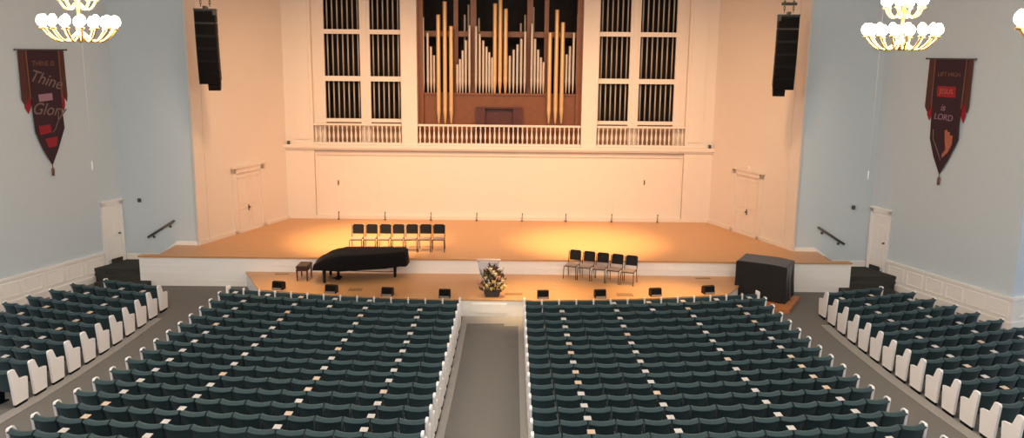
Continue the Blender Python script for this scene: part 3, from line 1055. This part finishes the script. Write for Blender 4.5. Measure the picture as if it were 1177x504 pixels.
# ------------------------------------------------------------------ line array loudspeakers
for sgn, side in ((-1, 'left'), (1, 'right')):
    r = empty('line_array_loudspeaker', (sgn * 9.38, 28.3, 9.05), -sgn * .22, f'black curved line array loudspeaker hanging at the {side} of the stage', 'loudspeaker')
    z, y, a = 0, 0, math.radians(2)
    for k in range(6):
        h = .385
        T = Matrix.Translation((0, y, z)) @ Matrix.Rotation(a, 4, 'X')
        mb = MB(); mb.T = T
        mb.prism([(-.27, .004), (-.27, -h - .004), (.2, -h + .02), (.2, -.02)], 'x', -.33, .33)
        mb.bbox(-.335, -.33, -.2, .1, -h + .06, -.06, .002); mb.bbox(.33, .335, -.2, .1, -h + .06, -.06, .002)
        # flared waveguide lip on the inner side
        mb.prism([(-.30, -.03), (-.24, -.03), (-.24, -h + .03), (-.30, -h + .03)], 'x', -.31, .31)
        c = mb.build('cabinet', MT['black'], r)
        g = MB(); g.T = T; g.box(-.30, .30, -.31, -.298, -h + .04, -.04); g.build('grille', MT['grille'], c)
        d = Matrix.Rotation(a, 3, 'X') @ Vector((0, 0, -h))
        y += d.y; z += d.z
        a += math.radians(3)
    T = Matrix.Translation((-sgn * .12, y, z + .01)) @ Matrix.Rotation(a + .1, 4, 'X')
    mb = MB(); mb.T = T; mb.prism([(-.26, 0), (-.26, -.22), (-.05, -.26), (.12, -.2), (.12, 0)], 'x', -.19, .19); mb.build('under_cabinet', MT['black'], r)
    mb = MB()
    mb.box(-.34, .34, -.3, .22, .0, .05); mb.box(-.05, .05, -.34, .34, .05, .13)
    mb.bbox(-sgn * .30 - .06, -sgn * .30 + .06, -.36, -.2, -.16, .04, .01)
    mb.build('flying_frame', MT['steel'], r)
    for x in (-.14, .14):
        mb = MB()
        nl = 34
        for k in range(nl):
            zz = .12 + k * (WT - 9.05 - .12) / nl
            dx, dy = ((.022, 0) if k % 2 else (0, .022))
            mb.cyl((x + dx, dy, zz), (x + dx, dy, zz + .10), .009, n=6); mb.cyl((x - dx, -dy, zz), (x - dx, -dy, zz + .10), .009, n=6)
            mb.cyl((x + dx, dy, zz + .1), (x - dx, -dy, zz + .1), .009, n=6); mb.cyl((x + dx, dy, zz), (x - dx, -dy, zz), .009, n=6)
        mb.build('chain', MT['steel'], r)
    mb = MB(); mb.box(-.24, .24, -.05, .05, .36, .42); mb.cyl((-.24, 0, .39), (.24, 0, .39), .05); mb.build('spreader_bar', MT['steel'], r)
    mb = MB(); mb.tube([(-sgn * .28, .25, .2), (-sgn * .3, .3, -1), (-sgn * .27, .34, -2.2), (-sgn * .25, .5, -3), (-sgn * .25, .9, -8.02 + .0)], .008, 5)

# hanging microphones in the hall
for px, py, side in ((106, 190, 'left'), (998, 201, 'right')):
    p = on_y(px, py, 24.5)
    r = empty('hanging_microphone', p, 0, f'tiny white microphone hanging on a thin cable before the {side} hall wall', 'microphone')
    mb = MB(); mb.tube([(0, 0, .1), (0, 0, WT - p.z)], .006, 5); mb.build('cable', MT['white'], r)
    mb = MB(); mb.lathe([(.012, -.14), (.022, -.12), (.022, .06), (.008, .12)], n=8); mb.build('capsule', MT['white'], r)

# ------------------------------------------------------------------ banners
def text(body, size, m, parent, T, shear=0, ext=.004, sx=1.0):
    cu = bpy.data.curves.new('lettering', 'FONT')
    cu.body = body; cu.size = size; cu.shear = shear; cu.extrude = ext
    cu.align_x = 'CENTER'; cu.align_y = 'CENTER'
    cu.materials.append(m)
    tmp = bpy.data.objects.new('lettering_source', cu)
    me = bpy.data.meshes.new_from_object(tmp)
    bpy.data.objects.remove(tmp)
    o = bpy.data.objects.new('lettering', me)
    COL.objects.link(o)
    o.parent = parent
    o.matrix_local = T @ Matrix.Diagonal((sx, 1, 1, 1))
    return o


for sgn, side in ((-1, 'left'), (1, 'right')):
    ctr = wall_pt(sgn, 2.77, 7.76, .02)
    n = math.hypot(1, .375)
    ey = Vector((-sgn / n, -.375 / n, 0))            # out of the wall
    ex = Vector((0, 0, 1)).cross(-ey) * -1           # to the viewer's right
    if ex.dot(_r) < 0: ex = -ex
    T = Matrix((ex, Vector((0, 0, 1)), ey)).transposed().to_4x4()
    r = empty('banner', ctr, 0, {'left': 'dark pointed cloth banner with script lettering on the left hall wall', 'right': 'dark pointed cloth banner with an orange emblem on the right hall wall'}[side], 'banner')

    def layer(name, pts, d0, d1, m):
        mb = MB(); mb.T = T
        mb.prism(pts, 'z', d0, d1)
        return mb.build(name, MT[m], r)
    mb = MB(); mb.T = T; mb.cyl((-.92, 0, .06), (.92, 0, .06), .022)
    for s in (-1, 1): mb.lathe([(.0, -.03), (.035, 0), (.0, .03)], s * .93, 0, .06, 8)
    mb.build('rod', MT['bronze'], r)
    layer('backing', [(-.81, 0), (.83, 0), (.84, -1.45), (.80, -1.62), (.73, -1.50), (.70, -1.35), (-.58, -1.35), (-.62, -1.55), (-.72, -1.66), (-.82, -1.5)], .025, .045, 'brown')
    layer('red_layer', [(-.68, -.1), (.70, -.1), (.74, -1.72), (.68, -1.92), (.5, -1.6), (-.45, -1.6), (-.62, -1.93), (-.72, -1.75)], .005, .025, 'red')
    layer('front_layer', [(-.54, 0), (.58, 0), (.58, -1.95), (.60, -2.45), (.30, -3.1), (.03, -3.58), (-.26, -3.05), (-.47, -2.5), (-.5, -1.9)], .045, .065, 'plum')
    for s in (-.56, .62):
        layer('braid', [(s - .02, -.02), (s + .02, -.02), (s * .97 + .02, -1.5), (s * .97 - .02, -1.5)], .065, .072, 'goldt')
    mb = MB(); mb.T = T
    mb.tube([(.03, -3.55, .055), (.03, -3.68, .055)], .012)
    mb.tube([(.03, -3.66, .055), (.03, -3.72, .055), (.03, -3.92, .055)], [.02, .045, .035])
    mb.build('tassel', MT['goldt'], r)
    P = lambda x, y, rz=0: T @ Matrix.Translation((x, y, .07)) @ Matrix.Rotation(rz, 4, 'Z')
    if side == 'left':
        text('THINE IS', .21, MT['goldt'], r, P(.02, -.42))
        text('Thine', .52, MT['pale'], r, P(.05, -.92, -.28), .35)
        layer('label_patch', [(-.26, -1.36), (.24, -1.33), (.25, -1.55), (-.25, -1.58)], .065, .073, 'pink')
        text('Glory', .52, MT['pale'], r, P(.06, -1.85, -.12), .35)
        layer('red_patch', [(-.36, -2.32), (.08, -2.30), (.10, -2.55), (-.32, -2.60)], .065, .073, 'red')
        layer('red_patch', [(-.16, -2.74), (.30, -2.70), (.24, -3.0), (-.06, -3.02)], .065, .073, 'red')
        mb = MB(); mb.T = T
        mb.tube([(.42, -1.9, .075), (.38, -2.2, .075), (.25, -2.45, .075), (.14, -2.56, .075)], .015, 5); mb.build('letter_tail', MT['pale'], r)
    else:
        text('LIFT HIGH', .19, MT['goldt'], r, P(.02, -.48))
        layer('red_patch', [(-.38, -.84), (.32, -.84), (.34, -1.17), (-.36, -1.17)], .065, .071, 'red')
        text('JESUS', .22, MT['orange'], r, P(-.02, -1.0), 0, .006)
        text('is', .3, MT['pink'], r, P(-.08, -1.5), .2)
        text('LORD', .27, MT['pink'], r, P(-.03, -1.8, -.05), .1)
        # raised-flame emblem
        layer('emblem', [(.08, -2.2), (.16, -2.16), (.2, -2.24), (.27, -2.22), (.3, -2.34), (.40, -2.32), (.40, -2.6), (.28, -2.86), (.08, -3.06), (.06, -2.95), (.18, -2.78), (.12, -2.5)], .065, .074, 'orange')
        mb = MB(); mb.T = T
        mb.tube([(-.36, -2.2, .07), (-.33, -2.5, .07), (-.12, -2.85, .07), (.04, -3.15, .07)], .018, 5); mb.build('emblem_arc', MT['pale'], r)

# ------------------------------------------------------------------ chandeliers
def chandelier():
    r = empty('chandelier')
    mb = MB(); mb.lathe([(.01, -.30), (.06, -.27), (.09, -.2), (.05, -.12), (.03, 0), (.06, .1), (.03, .2), (.035, .5), (.07, .6), (.03, .7), (.03, 1.2), (.06, 1.3), (.02, 1.4), (.012, 1.5)], n=12)
    mb.build('stem', MT['brass'], r)
    mb = MB(); mb.cyl((0, 0, 1.5), (0, 0, 3.55), .014); mb.lathe([(.01, 0), (.14, .06), (.16, .12)], 0, 0, 3.55, 12); mb.build('hanging_rod', MT['brass'], r)
    for (nn, rad, z, drop, br, bh) in ((16, .62, -.02, .22, .078, .20), (10, .33, .50, .16, .07, .18), (6, .2, .95, .12, .06, .16)):
        for k in range(nn):
            a = 2 * PI * (k + .3) / nn
            c, s = math.cos(a), math.sin(a)
            mb = MB()
            pts = []
            for i in range(9):
                t = i / 8
                rr = .04 + (rad - .04) * t
                zz = z - .08 + -drop * math.sin(t * PI * .95) ** 1 * (1 if t < .9 else .8) + .08 * t
                pts.append((rr * c, rr * s, zz))
            pts.append((rad * c, rad * s, z + .0))
            mb.tube(pts, .017, 6)
            mb.lathe([(.01, -.02), (.06, 0), (.03, .02), (.02, .05)], rad * c, rad * s, z - .03, 8)
            arm = mb.build('arm', MT['brass'], r)
            mb = MB()
            mb.lathe([(.02, 0), (br * .8, bh * .18), (br, bh * .45), (br * .8, bh * .78), (br * .3, bh)], rad * c, rad * s, z + .01, 10)
            mb.build('bulb', MT['bulb'], arm)
    return r


ch = chandelier()
for i, (x, y, z, lab) in enumerate(((-7.38, 16, 8.22, 'lit brass chandelier of glowing bulbs hanging above the left banner'),
                                    (7.63, 16, 8.22, 'lit brass chandelier of glowing bulbs hanging left of the right banner'),
                                    (7.70, 11.2, 8.25, 'lit brass chandelier cut off by the right edge of the photo'),
                                    )):
    o = ch if i == 0 else copy_tree(ch)
    o.location = (x, y, z)
    tag(o, lab, 'chandelier', 'brass hall chandeliers')

# ------------------------------------------------------------------ lights
def light(kind, name, loc, energy, col, target=None, **kw):
    l = bpy.data.lights.new(name, kind)
    l.energy = energy; l.color = col
    for k, v_ in kw.items(): setattr(l, k, v_)
    o = bpy.data.objects.new(name, l)
    COL.objects.link(o)
    o.location = loc
    if target is not None:
        o.rotation_euler = (Vector(target) - Vector(loc)).to_track_quat('-Z', 'Y').to_euler()
    return o


W = bpy.data.worlds.new('world'); S.world = W; W.use_nodes = True
W.node_tree.nodes['Background'].inputs[0].default_value = (.84, .89, 1, 1)
W.node_tree.nodes['Background'].inputs[1].default_value = 1.15
WARM = (1, .60, .34)
for p in ((-7.38, 16, 8.5), (7.63, 16, 8.5), (7.8, 11.2, 8.6), (-7.8, 11.2, 8.6)):
    light('POINT', 'chandelier_glow', p, 520, (1, .72, .44), shadow_soft_size=.5)
# unseen fill lights added under the ceiling to brighten the hall
for x in (-7, 0, 7):
    for y in (8, 17):
        light('AREA', 'house_light', (x, y, 11.7), 230, (1, .95, .88), (x, y + .5, 0), shape='SQUARE', size=3.5)
# stage wash
for x in (-6, -2, 2, 6):
    light('AREA', 'stage_wash', (x, 27.0, 11.3), 45, WARM, (x * .95, 33.5, .6), shape='SQUARE', size=1.2, spread=math.radians(100))
for x in (-6.5, -2.2, 2.2, 6.5):
    light('SPOT', 'stage_wall_spot', (x, 25.0, 11.4), 1900, WARM, (x * 1.05, 34.6, 2.4), spot_size=math.radians(80), spot_blend=1, shadow_soft_size=.4)
for x, tx in ((-4.0, -4.7), (2.6, 3.3)):
    light('SPOT', 'stage_spot', (x, 26.0, 11.5), 15000, (1, .64, .29), (tx, 30.4, Z2), spot_size=math.radians(34), spot_blend=1, shadow_soft_size=.2)
for x in (-6.5, 1.4, 5.2):
    light('SPOT', 'apron_spot', (x, 23.5, 11.5), 3000 if x < 0 else 8500, (1, .64, .30), (x, 25.3, Z1), spot_size=math.radians(24), spot_blend=1, shadow_soft_size=.2)

S.view_settings.view_transform = 'Standard'
S.view_settings.look = 'None'
S.view_settings.gamma = 1
S.view_settings.use_curve_mapping = False
S.view_settings.exposure = .06
S.cycles.use_denoising = True
S.cycles.max_bounces = 6
S.cycles.caustics_reflective = False
S.cycles.caustics_refractive = False
S.cycles.sample_clamp_indirect = 6
